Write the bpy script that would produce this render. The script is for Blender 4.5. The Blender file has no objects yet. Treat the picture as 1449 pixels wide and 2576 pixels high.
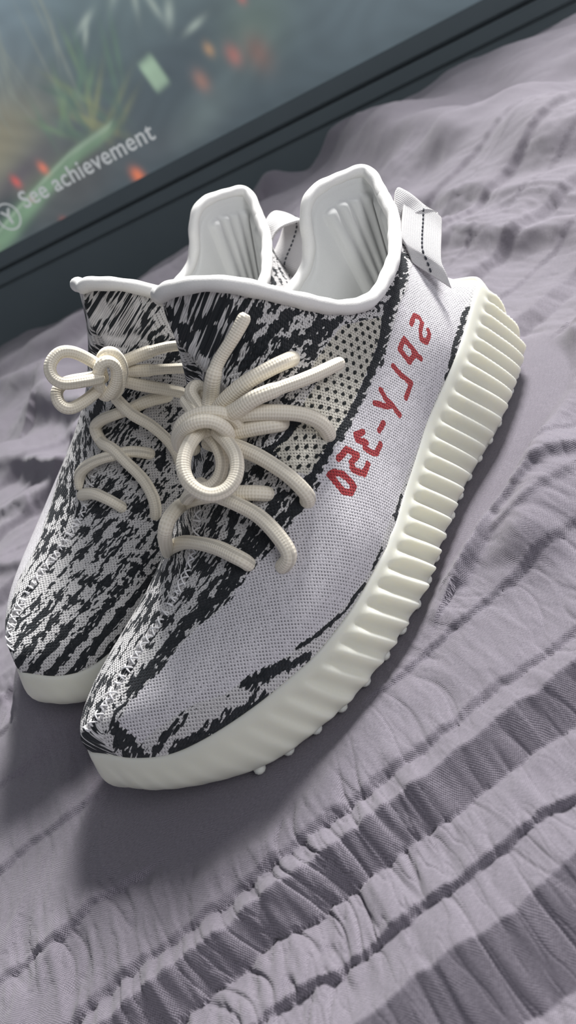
import bpy, bmesh, math, random
import numpy as np
from mathutils import Vector, Matrix
rng = np.random.default_rng(7); random.seed(7)
S = bpy.context.scene
COL = S.collection

# ------------------------------------------------------------------ camera
CAM_POS = (0.289, 0.2426, 0.2016); YAW, PITCH, ROLL, FPX = -2.053, -0.5237, -0.6135, 1826.5
fw = Vector((math.cos(PITCH)*math.cos(YAW), math.cos(PITCH)*math.sin(YAW), math.sin(PITCH)))
r0 = fw.cross(Vector((0, 0, 1))).normalized(); u0 = r0.cross(fw)
rt = math.cos(ROLL)*r0 + math.sin(ROLL)*u0; up = -math.sin(ROLL)*r0 + math.cos(ROLL)*u0
cd = bpy.data.cameras.new('camera'); cam = bpy.data.objects.new('camera', cd); COL.objects.link(cam)
M = Matrix((rt, up, -fw)).transposed().to_4x4(); M.translation = Vector(CAM_POS); cam.matrix_world = M
cd.sensor_fit = 'VERTICAL'; cd.sensor_height = 36; cd.lens = 36*FPX/2576
cd.clip_start = .01; cd.clip_end = 30
cd.dof.use_dof = True; cd.dof.focus_distance = 0.30; cd.dof.aperture_fstop = 13.0
S.camera = cam

# ------------------------------------------------------------------ light
w = bpy.data.worlds.new('room_light'); S.world = w; w.use_nodes = True
bg = w.node_tree.nodes['Background']; bg.inputs[0].default_value = (.86, .90, 1, 1); bg.inputs[1].default_value = .24
def area(name, loc, target, size, power, col, sy=None):
    l = bpy.data.lights.new(name, 'AREA'); l.energy = power; l.color = col; l.size = size
    if sy: l.shape = 'RECTANGLE'; l.size_y = sy
    o = bpy.data.objects.new(name, l); COL.objects.link(o); o.location = loc
    o.rotation_euler = (Vector(target)-Vector(loc)).to_track_quat('-Z', 'Y').to_euler(); return o
area('window_light', (-1.45, -.25, 1.5), (0.12, 0, 0), .52, 138, (1, .985, .965), .45)
area('side_fill_light', (-.15, 1.7, 1.1), (.1, 0, 0), 1.1, 13, (.97, .97, 1), .9)  # added broad fill for the shoe's outer side, no window seen there
S.view_settings.view_transform = 'Standard'; S.view_settings.look = 'None'
S.view_settings.gamma = 1; S.view_settings.use_curve_mapping = False; S.view_settings.exposure = 0.0

# ------------------------------------------------------------------ helpers
def sp(xs, ys, q):
    xs = np.asarray(xs, float); ys = np.asarray(ys, float); q = np.asarray(q, float)
    n = len(xs); h = np.diff(xs); d = np.diff(ys)/h; m = np.zeros(n)
    m[1:-1] = (d[:-1]*h[1:]+d[1:]*h[:-1])/(h[1:]+h[:-1]); m[0] = d[0]; m[-1] = d[-1]
    k = np.clip(np.searchsorted(xs, q, side='right')-1, 0, n-2); t = (q-xs[k])/h[k]
    return (2*t**3-3*t**2+1)*ys[k]+(t**3-2*t**2+t)*h[k]*m[k]+(-2*t**3+3*t**2)*ys[k+1]+(t**3-t**2)*h[k]*m[k+1]
def dense(K, n):
    K = np.asarray(K, float); q = np.linspace(0, len(K)-1, n)
    return np.stack([sp(np.arange(len(K)), K[:, i], q) for i in range(K.shape[1])], -1)
def smooth(a, n, closed=False):
    for _ in range(n):
        if closed: a = .25*np.roll(a, 1, 0)+.5*a+.25*np.roll(a, -1, 0)
        else: b = a.copy(); b[1:-1] = .25*a[:-2]+.5*a[1:-1]+.25*a[2:]; a = b
    return a
def smst(a, b, x): t = np.clip((x-a)/(b-a), 0, 1); return t*t*(3-2*t)
def empty(name, loc=(0, 0, 0)):
    o = bpy.data.objects.new(name, None); COL.objects.link(o); o.location = loc; o.empty_display_size = .05; return o
def tag(o, label=None, cat=None, group=None, kind=None):
    for k, v in (('label', label), ('category', cat), ('group', group), ('kind', kind)):
        if v: o[k] = v
    return o
def mesh_obj(name, V, F, mat, parent=None, sm=True):
    me = bpy.data.meshes.new(name); V = np.asarray(V, np.float32).reshape(-1, 3)
    if isinstance(F, np.ndarray) and F.ndim == 2:
        n, k = F.shape
        me.vertices.add(len(V)); me.vertices.foreach_set('co', V.ravel())
        me.loops.add(n*k); me.loops.foreach_set('vertex_index', F.ravel().astype(np.int32))
        me.polygons.add(n); me.polygons.foreach_set('loop_start', np.arange(0, n*k, k, dtype=np.int32))
        me.polygons.foreach_set('loop_total', np.full(n, k, np.int32)); me.update(calc_edges=True)
    else:
        me.from_pydata([tuple(map(float, v)) for v in V], [], [tuple(int(i) for i in f) for f in F]); me.update()
    if sm: me.polygons.foreach_set('use_smooth', np.ones(len(me.polygons), bool))
    if mat: me.materials.append(mat)
    o = bpy.data.objects.new(name, me); COL.objects.link(o)
    if parent: o.parent = parent
    return o
def grid_faces(a, b, closed_b=False, flip=False):
    i = np.arange(a-1)[:, None]; j = np.arange(b if closed_b else b-1)[None]
    j2 = (j+1) % b
    F = np.stack([i*b+j, i*b+j2, (i+1)*b+j2, (i+1)*b+j], -1).reshape(-1, 4)
    return F[:, ::-1].copy() if flip else F
def set_uv(o, U, name='UVMap'):
    me = o.data; lay = me.uv_layers.new(name=name); vi = np.zeros(len(me.loops), np.int32); me.loops.foreach_get('vertex_index', vi)
    lay.data.foreach_set('uv', np.asarray(U, np.float32).reshape(-1, 2)[vi].ravel())
def set_attr(o, name, a):
    at = o.data.attributes.new(name, 'FLOAT', 'POINT'); at.data.foreach_set('value', np.asarray(a, np.float32).ravel())
def tube(name, P, r, mat, parent=None, closed=False, seg=14, flat=1.0, caps=True, rr=None):
    """tube swept along a dense polyline; UV: metres along, metres around"""
    P = np.asarray(P, float); n = len(P)
    T = (np.roll(P, -1, 0)-np.roll(P, 1, 0)) if closed else np.gradient(P, axis=0)
    T /= np.linalg.norm(T, axis=1, keepdims=True)+1e-12
    N = np.zeros_like(P); a = np.array([0, 0, 1.]) if abs(T[0, 2]) < .9 else np.array([1., 0, 0])
    N[0] = a-T[0]*(a@T[0]); N[0] /= np.linalg.norm(N[0])
    for i in range(1, n):
        v = N[i-1]-T[i]*(N[i-1]@T[i]); N[i] = v/np.linalg.norm(v)
    B = np.cross(T, N); rad = np.full(n, r) if rr is None else np.asarray(rr)*r
    if not closed and caps:   # rounded ends
        k = 3
        for e, ed in enumerate((.55, .85, .97)): rad[e] *= ed; rad[n-1-e] *= ed
    th = np.linspace(0, 2*np.pi, seg, endpoint=False)
    V = P[:, None]+rad[:, None, None]*(np.cos(th)[None, :, None]*N[:, None]+flat*np.sin(th)[None, :, None]*B[:, None])
    if closed: V = np.concatenate([V, V[:1]]); n += 1
    F = grid_faces(n, seg, True); V = V.reshape(-1, 3)
    if not closed:
        V = np.concatenate([V, P[:1], P[-1:]]); c0, c1 = n*seg, n*seg+1
        F2 = [(c0, (j+1) % seg, j, j) for j in range(seg)]+[(c1, (n-1)*seg+j, (n-1)*seg+(j+1) % seg, 0) for j in range(seg)]
        Fl = [tuple(f) for f in F]+[f[:3] for f in F2]
    else: Fl = F
    o = mesh_obj(name, V, Fl, mat, parent)
    L = np.r_[0, np.cumsum(np.linalg.norm(np.diff(P, axis=0), axis=1))]
    if closed: L = np.r_[L, L[-1]+np.linalg.norm(P[0]-P[-1])]
    U = np.stack(np.meshgrid(L, th/(2*np.pi), indexing='ij'), -1).reshape(-1, 2)
    if not closed: U = np.concatenate([U, [[0, 0], [L[-1], 0]]])
    set_uv(o, U); return o
def path(K, step=.0008):
    D = dense(K, 40*len(K)); L = np.r_[0, np.cumsum(np.linalg.norm(np.diff(D, axis=0), axis=1))]
    n = max(8, int(L[-1]/step)); q = np.linspace(0, L[-1], n)
    return smooth(np.stack([np.interp(q, L, D[:, i]) for i in range(3)], -1), 3)

# ------------------------------------------------------------------ node helpers
class NT:
    def __init__(s, name):
        s.m = bpy.data.materials.new(name); s.m.use_nodes = True; s.t = s.m.node_tree; s.b = s.t.nodes['Principled BSDF']
        s.out = s.t.nodes['Material Output']
    def n(s, typ, **kw):
        nd = s.t.nodes.new(typ)
        for k, v in kw.items():
            if k.startswith('i_'):
                key = k[2:]; key = int(key) if key.isdigit() else key
                s.put(nd.inputs[key], v)
            else: setattr(nd, k, v)
        return nd
    def put(s, inp, v):
        if isinstance(v, bpy.types.NodeSocket): s.t.links.new(v, inp)
        else: inp.default_value = v
    def math(s, op, a, b=None, c=None, clamp=False):
        nd = s.t.nodes.new('ShaderNodeMath'); nd.operation = op; nd.use_clamp = clamp; s.put(nd.inputs[0], a)
        if b is not None: s.put(nd.inputs[1], b)
        if c is not None: s.put(nd.inputs[2], c)
        return nd.outputs[0]
    def mix(s, f, a, b, blend='MIX'):
        nd = s.t.nodes.new('ShaderNodeMix'); nd.data_type = 'RGBA'; nd.blend_type = blend
        s.put(nd.inputs[0], f); s.put(nd.inputs[6], a); s.put(nd.inputs[7], b); return nd.outputs[2]
    def mixf(s, f, a, b):
        nd = s.t.nodes.new('ShaderNodeMix'); s.put(nd.inputs[0], f); s.put(nd.inputs[2], a); s.put(nd.inputs[3], b); return nd.outputs[0]
    def ss(s, x, a, b):
        nd = s.t.nodes.new('ShaderNodeMapRange'); nd.interpolation_type = 'SMOOTHSTEP'
        s.put(nd.inputs[0], x); s.put(nd.inputs[1], a); s.put(nd.inputs[2], b); return nd.outputs[0]
    def attr(s, name): return s.n('ShaderNodeAttribute', attribute_name=name).outputs['Fac']
    def uv(s):
        u = s.n('ShaderNodeUVMap', uv_map='UVMap'); x = s.n('ShaderNodeSeparateXYZ'); s.t.links.new(u.outputs[0], x.inputs[0])
        return x.outputs[0], x.outputs[1]
    def comb(s, x, y, z=0.0): return s.n('ShaderNodeCombineXYZ', i_0=x, i_1=y, i_2=z).outputs[0]
    def noise(s, vec, scale, detail=2, rough=.5):
        nd = s.n('ShaderNodeTexNoise', i_Scale=scale, i_Detail=detail, i_Roughness=rough)
        if vec is not None: s.put(nd.inputs['Vector'], vec)
        return nd.outputs[0]
    def bump(s, h, dist, strength=1.0, normal=None):
        nd = s.n('ShaderNodeBump', i_Strength=strength, i_Distance=dist, i_Height=h)
        if normal is not None: s.put(nd.inputs['Normal'], normal)
        return nd.outputs[0]
    def fin(s, color=None, rough=.8, normal=None, **kw):
        if color is not None: s.put(s.b.inputs['Base Color'], color)
        s.put(s.b.inputs['Roughness'], rough)
        if normal is not None: s.put(s.b.inputs['Normal'], normal)
        for k, v in kw.items(): s.put(s.b.inputs[k.replace('_', ' ')], v)
        return s.m

# knitted upper: black and white yarn, stitch lattice, mesh holes, red letters
def mat_knit():
    t = NT('zebra_knit'); u, v = t.uv()
    A = .00155; Bp = .00125                       # stitch pitch along, across
    row = t.math('DIVIDE', v, Bp); ri = t.math('FLOOR', row)
    par = t.math('MODULO', t.math('ABSOLUTE', ri), 2.0)
    cu = t.math('ADD', t.math('DIVIDE', u, A), t.math('MULTIPLY', par, .5)); ci = t.math('FLOOR', cu)
    fu = t.math('SUBTRACT', t.math('SUBTRACT', cu, ci), .5); fv = t.math('SUBTRACT', t.math('SUBTRACT', row, ri), .5)
    cell = t.comb(ci, ri)
    wn = t.n('ShaderNodeTexWhiteNoise', noise_dimensions='2D'); t.put(wn.inputs['Vector'], cell); rnd = wn.outputs['Value']
    zeb = t.attr('zebra'); mesh = t.attr('mesh'); red = t.attr('letters'); band = t.attr('band')
    # yarn breakup: anisotropic noise at stitch scale, strongest away from the plain band
    vec = t.comb(t.math('MULTIPLY', u, 310.0), t.math('MULTIPLY', v, 520.0))
    n1 = t.noise(vec, 1.0, 1, .5)
    vec2 = t.comb(t.math('MULTIPLY', u, 130.0), t.math('MULTIPLY', v, 230.0))
    n2 = t.noise(vec2, 1.0, 2, .6)
    z = t.math('ADD', zeb, t.math('MULTIPLY', t.math('SUBTRACT', n1, .5), 3.6))
    z = t.math('ADD', z, t.math('MULTIPLY', t.math('SUBTRACT', n2, .5), 2.0))
    z = t.math('ADD', z, t.math('MULTIPLY', t.math('SUBTRACT', rnd, .5), .35))
    black = t.ss(z, -.05, .05)
    # lattice holes
    rr = t.math('SQRT', t.math('ADD', t.math('POWER', fu, 2.0), t.math('POWER', t.math('MULTIPLY', fv, .9), 2.0)))
    d_end = t.math('SUBTRACT', .5, t.math('ABSOLUTE', fu))
    hole = t.math('SUBTRACT', 1.0, t.ss(t.math('SQRT', t.math('ADD', t.math('POWER', d_end, 2.0), t.math('POWER', t.math('MULTIPLY', fv, .8), 2.0))), .10, .26))
    hole = t.math('MULTIPLY', hole, t.ss(rnd, .02, .5))
    # big perforations
    A2 = .0050; B2 = .0035
    row2 = t.math('DIVIDE', v, B2); ri2 = t.math('FLOOR', row2); par2 = t.math('MODULO', t.math('ABSOLUTE', ri2), 2.0)
    cu2 = t.math('ADD', t.math('DIVIDE', u, A2), t.math('MULTIPLY', par2, .5)); ci2 = t.math('FLOOR', cu2)
    fu2 = t.math('ADD', t.math('SUBTRACT', t.math('SUBTRACT', cu2, ci2), .5), t.math('MULTIPLY', t.math('SUBTRACT', n1, .5), .3))
    fv2 = t.math('ADD', t.math('SUBTRACT', t.math('SUBTRACT', row2, ri2), .5), t.math('MULTIPLY', t.math('SUBTRACT', n2, .5), .3))
    r2 = t.math('SQRT', t.math('ADD', t.math('POWER', fu2, 2.0), t.math('POWER', t.math('MULTIPLY', fv2, .8), 2.0)))
    hole2 = t.math('MULTIPLY', t.math('SUBTRACT', 1.0, t.ss(r2, .17, .25)), t.ss(mesh, .4, .6))
    white = t.mix(t.ss(mesh, .3, .7), t.mix(rnd, (.70, .685, .68, 1), (.80, .785, .78, 1)), (.74, .71, .62, 1))
    white = t.mix(band, white, (.79, .765, .80, 1))
    blk = t.mix(rnd, (.012, .016, .02, 1), (.03, .034, .04, 1))
    c = t.mix(black, white, blk)
    rn = t.math('ADD', red, t.math('MULTIPLY', t.math('SUBTRACT', rnd, .5), .25))
    c = t.mix(t.ss(rn, -.04, .04), c, t.mix(rnd, (.36, .030, .040, 1), (.50, .06, .065, 1)))
    c = t.mix(t.math('MULTIPLY', hole, .8), c, (.03, .03, .035, 1))
    c = t.mix(hole2, c, (.015, .02, .02, 1))
    # relief: each stitch a small pad, black yarn slightly lower, loose yarn wobble
    pad = t.math('SUBTRACT', 1.0, t.math('MULTIPLY', t.math('POWER', rr, 2.0), 2.2))
    chev = t.math('SINE', t.math('MULTIPLY', t.math('ADD', t.math('DIVIDE', u, A), t.math('ABSOLUTE', fv)), 12.566))
    h = t.math('ADD', pad, t.math('MULTIPLY', chev, .12))
    h = t.math('SUBTRACT', h, t.math('MULTIPLY', hole, .7)); h = t.math('SUBTRACT', h, t.math('MULTIPLY', hole2, 1.4))
    h = t.math('SUBTRACT', h, t.math('MULTIPLY', black, t.mixf(band, .55, .2)))
    h = t.math('ADD', h, t.math('MULTIPLY', n1, t.mixf(band, 1.6, .25)))
    return t.fin(c, .85, t.bump(h, .0007, .9), Sheen_Weight=.08, Specular_IOR_Level=.25)
def mat_lace():
    t = NT('braided_lace'); u, v = t.uv()
    a = t.math('MULTIPLY', u, 1000/1.0); b = t.math('MULTIPLY', v, 12.0)
    s1 = t.math('SINE', t.math('MULTIPLY', t.math('ADD', a, b), 3.14159)); s2 = t.math('SINE', t.math('MULTIPLY', t.math('SUBTRACT', a, b), 3.14159))
    h = t.math('MULTIPLY', s1, s2)
    c = t.mix(t.ss(h, -1, .2), (.78, .71, .57, 1), (.90, .84, .71, 1))
    return t.fin(c, .7, t.bump(h, .00014, .7), Sheen_Weight=.15, Specular_IOR_Level=.3)
def mat_rubber():
    t = NT('milky_rubber'); tc = t.n('ShaderNodeTexCoord')
    n = t.noise(tc.outputs['Object'], 35, 2); c = t.mix(n, (.71, .71, .61, 1), (.77, .76, .66, 1))
    return t.fin(c, .42, t.bump(t.noise(tc.outputs['Object'], 900, 2), .0001, .3), Subsurface_Weight=.6, Subsurface_Radius=(1, .9, .65), Subsurface_Scale=.008, Specular_IOR_Level=.4)
def mat_cloth(name, c1, c2, sc=1400, rough=.8, bs=.35, dist=.0002):
    t = NT(name); tc = t.n('ShaderNodeTexCoord'); n = t.noise(tc.outputs['Object'], sc, 2)
    return t.fin(t.mix(n, c1, c2), rough, t.bump(n, dist, bs), Sheen_Weight=.1)
def mat_webbing():
    t = NT('ribbed_webbing'); u, v = t.uv()
    s = t.math('ADD', t.math('SINE', t.math('MULTIPLY', u, 6.28318/.0009)), t.math('MULTIPLY', t.math('SINE', t.math('MULTIPLY', v, 6.28318/.0012)), .5))
    return t.fin(t.mix(t.ss(s, -1, 1), (.66, .64, .64, 1), (.80, .785, .78, 1)), .75, t.bump(s, .00018, .7), Sheen_Weight=.1)
def mat_duvet():
    t = NT('mauve_cotton_weave'); tc = t.n('ShaderNodeTexCoord'); x = t.n('ShaderNodeSeparateXYZ'); t.put(x.inputs[0], tc.outputs['Object'])
    a = t.math('ADD', t.math('MULTIPLY', x.outputs[0], .41), t.math('MULTIPLY', x.outputs[1], .91))
    b = t.math('SUBTRACT', t.math('MULTIPLY', x.outputs[0], .91), t.math('MULTIPLY', x.outputs[1], .41))
    wob = t.noise(tc.outputs['Object'], 60, 2)
    a = t.math('ADD', a, t.math('MULTIPLY', wob, .003)); b = t.math('ADD', b, t.math('MULTIPLY', wob, .003))
    P = .00078
    s1 = t.math('SINE', t.math('MULTIPLY', a, 6.28318/P)); s2 = t.math('SINE', t.math('MULTIPLY', b, 6.28318/P))
    wv = t.math('MULTIPLY', s1, s2)
    fine = t.noise(t.comb(t.math('MULTIPLY', a, 2500.0), t.math('MULTIPLY', b, 700.0)), 1, 2)
    yarn = t.math('ADD', t.math('MULTIPLY', wv, .6), fine)
    big = t.noise(tc.outputs['Object'], 18, 3)
    c = t.mix(t.ss(yarn, -.1, 1.1), (.088, .080, .101, 1), (.272, .250, .290, 1))
    c = t.mix(t.math('MULTIPLY', big, .25), c, (.14, .12, .14, 1))
    return t.fin(c, .88, t.bump(yarn, .00022, .7), Sheen_Weight=.25, Sheen_Roughness=.5, Specular_IOR_Level=.2)
KNIT = mat_knit(); LACE = mat_lace(); RUB = mat_rubber(); WEB = mat_webbing(); DUV = mat_duvet()
LIN = mat_cloth('white_lining_fabric', (.62, .63, .62, 1), (.70, .70, .69, 1), 2500, .8, .15)
PIP = mat_cloth('white_satin_piping', (.74, .735, .71, 1), (.82, .81, .79, 1), 1800, .5, .35)
INS = mat_cloth('insole_fabric', (.55, .56, .55, 1), (.62, .62, .61, 1), 1500)
THR = mat_cloth('black_thread', (.02, .025, .035, 1), (.05, .055, .07, 1), 1200)
WTH = mat_cloth('white_thread', (.72, .71, .72, 1), (.82, .81, .82, 1), 1200)

# ------------------------------------------------------------------ television, wall, floor
TN = np.array([.829, .5592, 0]); TO = np.array([-.5457, -1.0576, .1011]); TX = np.array([-.5575, .8265, -.0779]); TY = np.array([-.0436, .0646, .997])
def tvp(u, v, d=0.0): return TO+TX*u+TY*v+TN*d
def tv_box(name, u0, u1, v0, v1, d0, d1, mat, parent, bev=.004):
    bm = bmesh.new(); vs = [bm.verts.new(tvp(u, v, d)) for u in (u0, u1) for v in (v0, v1) for d in (d0, d1)]
    for f in ((0, 1, 3, 2), (4, 6, 7, 5), (0, 4, 5, 1), (2, 3, 7, 6), (0, 2, 6, 4), (1, 5, 7, 3)): bm.faces.new([vs[i] for i in f])
    bmesh.ops.recalc_face_normals(bm, faces=bm.faces)
    bmesh.ops.bevel(bm, geom=bm.edges[:], offset=bev, segments=2, affect='EDGES')
    me = bpy.data.meshes.new(name); bm.to_mesh(me); bm.free(); me.materials.append(mat)
    o = bpy.data.objects.new(name, me); COL.objects.link(o); o.parent = parent; return o
def mat_plain(name, c, rough, **kw):
    t = NT(name); tc = t.n('ShaderNodeTexCoord'); n = t.noise(tc.outputs['Object'], 12, 3)
    return t.fin(t.mix(n, tuple(v*.93 for v in c)+(1,), tuple(min(1, v*1.07) for v in c)+(1,)), rough, **kw)
BEZ = mat_plain('hazed_black_plastic', (.135, .170, .183), .6)  # black plastic, lifted to grey-green to paint in a veil of haze
def mat_screen():
    t = NT('lit_screen_picture'); a = t.n('ShaderNodeAttribute', attribute_name='picture')
    t.put(t.b.inputs['Emission Color'], a.outputs['Color'])
    return t.fin((.10, .11, .115, 1), .35, Emission_Strength=1.0)  # grey base paints in haze over the dark glass
SCR = mat_screen()
def screen_picture(U, V):
    """soft abstract jungle picture in linear rgb: painted-in haze of room light on the glass, leaves, pale forms, embers, a green beam"""
    def sr(r, g, b): return (np.array([r, g, b])/255.)**2.2
    C = np.zeros(U.shape+(3,)); C[:] = sr(52, 62, 68)
    def blob(u, v, su, sv, ang, col, a=1.0, sharp=2):
        nonlocal C
        ca, sa = math.cos(math.radians(ang)), math.sin(math.radians(ang)); du = (U-u)*ca+(V-v)*sa; dv = -(U-u)*sa+(V-v)*ca
        k = np.clip(a*np.exp(-((np.abs(du)/su)**sharp+(np.abs(dv)/sv)**sharp)), 0, 1)[..., None]; C = C*(1-k)+sr(*col)*k
    blob(-.05, .42, .45, .22, 0, (112, 128, 140)); blob(-.35, .22, .20, .14, -20, (126, 122, 104), .95); blob(-.25, .17, .16, .05, 5, (132, 124, 100), .8)  # grey-blue area up top paints window light reflected in the glass
    blob(.30, .30, .30, .16, -10, (98, 115, 112), .8); blob(.62, .22, .25, .3, 0, (92, 106, 114), .8); blob(.75, .5, .5, .2, 0, (110, 124, 130), .8)
    blob(.03, .18, .10, .08, 30, (70, 84, 86), .9); blob(.17, .13, .14, .05, 20, (58, 68, 74), .9)
    r = np.random.default_rng(5)
    for _ in range(34):      # fern fronds
        a = r.uniform(200, 330); L = r.uniform(.02, .06); u = -.02+r.normal()*.05; v = .155+r.normal()*.035
        blob(u, v, L, .006, a, [(104, 128, 96), (84, 110, 92), (70, 92, 84), (128, 132, 92)][r.integers(4)], .55)
    for _ in range(26):      # tall grass, left
        blob(r.uniform(-.25, .0), r.uniform(.2, .34), .004, r.uniform(.03, .09), r.uniform(-25, 15), (126, 132, 122), .35)
    for u, v, a, b, an in ((.13, .27, .028, .007, 40), (.15, .25, .03, .006, 70), (.17, .22, .022, .006, 100), (.19, .20, .02, .008, 60), (.05, .25, .02, .006, 20), (.04, .235, .018, .005, 50), (.22, .165, .02, .006, 10), (.33, .20, .024, .006, 25), (.35, .17, .02, .007, -10), (.315, .175, .012, .006, 60)):
        blob(u, v, a, b, an, (148, 160, 152), .75)      # pale broken shapes
    blob(.118, .135, .016, .026, 10, (150, 176, 150), .95, 6); blob(.31, .12, .06, .05, 20, (96, 112, 96), .5)
    blob(-.22, .10, .09, .018, 12, (84, 74, 82), .8); blob(-.16, .075, .1, .02, 5, (94, 88, 76), .7)
    blob(-.10, .045, .13, .05, 20, (72, 66, 64), .6); blob(.08, .03, .12, .03, 0, (70, 74, 78), .7); blob(.17, .045, .07, .03, 20, (96, 108, 108), .7)
    blob(-.30, .045, .055, .04, 0, (34, 42, 48), .9, 4)
    blob(-.26, -.0, .16, .020, 20, (118, 146, 118), .0)
    # curved green beam with a pale rim
    t = np.linspace(0, 1, 60)
    for q in t:
        u = -.40+.40*q; v = -.012+.118*q**.75-.05*max(0, q-.75)
        blob(u, v, .018, .016*(1-.8*q)+.003, 25, (112, 142, 112), .55*(1-.55*q)); blob(u-.004, v+.014*(1-.6*q), .012, .0018, 25, (152, 172, 150), .5)
    for u, v, s_, col in ((-.002, .003, .011, (236, 120, 70)), (-.19, -.012, .008, (220, 92, 70)), (-.168, .093, .008, (206, 110, 84)), (-.235, .095, .008, (196, 84, 76)), (-.225, .055, .004, (180, 80, 70)), (.19, .09, .012, (140, 104, 92)), (.31, .165, .007, (160, 96, 88)), (.26, .10, .012, (150, 96, 88)), (.225, .125, .008, (150, 120, 90)), (.30, .085, .02, (110, 84, 76)), (-.36, .02, .006, (190, 80, 66)), (-.205, -.02, .005, (170, 70, 60)), (-.38, -.03, .006, (180, 60, 50))):
        blob(u, v, s_, s_*1.4, 15, col, .9)
    blob(.1, -.03, 1.2, .028, 0, (50, 60, 65), .75)
    C *= (1+.10*np.sin(U*60+3*np.sin(V*40))*np.sin(V*75+2*np.sin(U*33)))[..., None]
    return C*.92+np.array([.014, .019, .021])  # even veil of reflected room light added to the emission colour
def build_tv():
    t = empty('television', tuple(tvp(.165, -.06, .01))); t.rotation_euler = (0, 0, 0); inv = -Vector(t.location)
    def fix(o): o.location = inv
    fix(tv_box('housing', -.66, .99, -.035, .93, -.045, -.004, BEZ, t))
    for a in ((-.66, .99, -.030, -.001), (-.66, .99, .90, .93)): fix(tv_box('bezel', a[0], a[1], a[2], a[3], -.006, .004, BEZ, t, .002))
    for a in ((-.66, -.645), (.975, .99)): fix(tv_box('bezel', a[0], a[1], -.001, .90, -.006, .004, BEZ, t, .002))
    u, v = np.meshgrid(np.linspace(-.645, .975, 560), np.linspace(-.001, .90, 320), indexing='ij')
    V = TO+TX*u[..., None]+TY*v[..., None]+TN*.0
    o = mesh_obj('screen', V.reshape(-1, 3), grid_faces(560, 320), SCR, t); fix(o)
    C = screen_picture(u, v); at = o.data.color_attributes.new('picture', 'FLOAT_COLOR', 'POINT')
    at.data.foreach_set('color', np.concatenate([C, np.ones(C.shape[:2]+(1,))], -1).astype(np.float32).ravel())
    L = NT('screen_lettering'); L.fin((.1, .1, .1, 1), .4, Emission_Color=(.36, .38, .39, 1), Emission_Strength=1.0)
    def text(body, u, v, size, name):
        c = bpy.data.curves.new('txt', 'FONT'); c.body = body; c.size = size; c.extrude = .0004; c.offset = .0004; c.space_character = 1.05
        o = bpy.data.objects.new('txt', c); COL.objects.link(o); bpy.context.view_layer.update()
        me = bpy.data.meshes.new_from_object(o.evaluated_get(bpy.context.evaluated_depsgraph_get())); bpy.data.objects.remove(o)
        m = bpy.data.objects.new(name, me); COL.objects.link(m); me.materials.clear(); me.materials.append(L.m); m.parent = scr
        Mx = Matrix((TX, TY, TN)).transposed().to_4x4(); Mx.translation = Vector(tvp(u, v, .001)); m.matrix_local = Mx
    scr = o
    text('See achievement', -.250, .046, .0445, 'lettering'); text('Y', -.3055, .034, .040, 'lettering')
    th = np.linspace(0, 2*np.pi, 48, endpoint=False); R = np.array([tvp(-.294+.025*math.cos(a), .048+.025*math.sin(a), .001) for a in th])
    tube('button_ring', R, .0016, L.m, scr, closed=True, seg=6)
    # feet and the dark stand it rests on
    return t
tv = build_tv(); tag(tv, 'large black television with a jungle picture on its lit screen, behind the bed', 'television')
def build_stand():
    t = empty('television_stand', tuple(tvp(.165, -.60, -.1))); inv = -Vector(t.location)
    for nm, a in (('top', (-.80, 1.15, -.062, -.0365, -.36, .006)), ('side_panel', (-.80, -.76, -.60, -.063, -.35, .002)), ('side_panel', (1.11, 1.15, -.60, -.063, -.35, .002)), ('back_panel', (-.76, 1.11, -.60, -.063, -.35, -.33))):
        tv_box(nm, *a[:4], a[4], a[5], BEZ, t, .004).location = inv
    tv_box('front_panel', -.755, 1.105, -.59, -.064, -.02, .004, BEZ, t, .003).location = inv
    return t
tag(build_stand(), 'long black low cabinet under the television, mostly hidden behind the bed', 'cabinet')
WAL = mat_plain('pale_wall_paint', (.55, .56, .58), .9); FLO = mat_plain('brown_carpet', (.22, .19, .17), .95)
def quad(name, P, mat): o = mesh_obj(name, P, [(0, 1, 2, 3)], mat, sm=False); o['kind'] = 'structure'; return o
quad('wall_back', [tvp(-3.2, -.62, -.42)*[1, 1, 0]+[0, 0, -.52], tvp(3.4, -.62, -.42)*[1, 1, 0]+[0, 0, -.52], tvp(3.4, 1.6, -.42)*[1, 1, 0]+[0, 0, 1.9], tvp(-3.2, 1.6, -.42)*[1, 1, 0]+[0, 0, 1.9]], WAL)
quad('floor', [(-3.5, -3.5, -.52), (3, -3.5, -.52), (3, 3, -.52), (-3.5, 3, -.52)], FLO)

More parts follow.
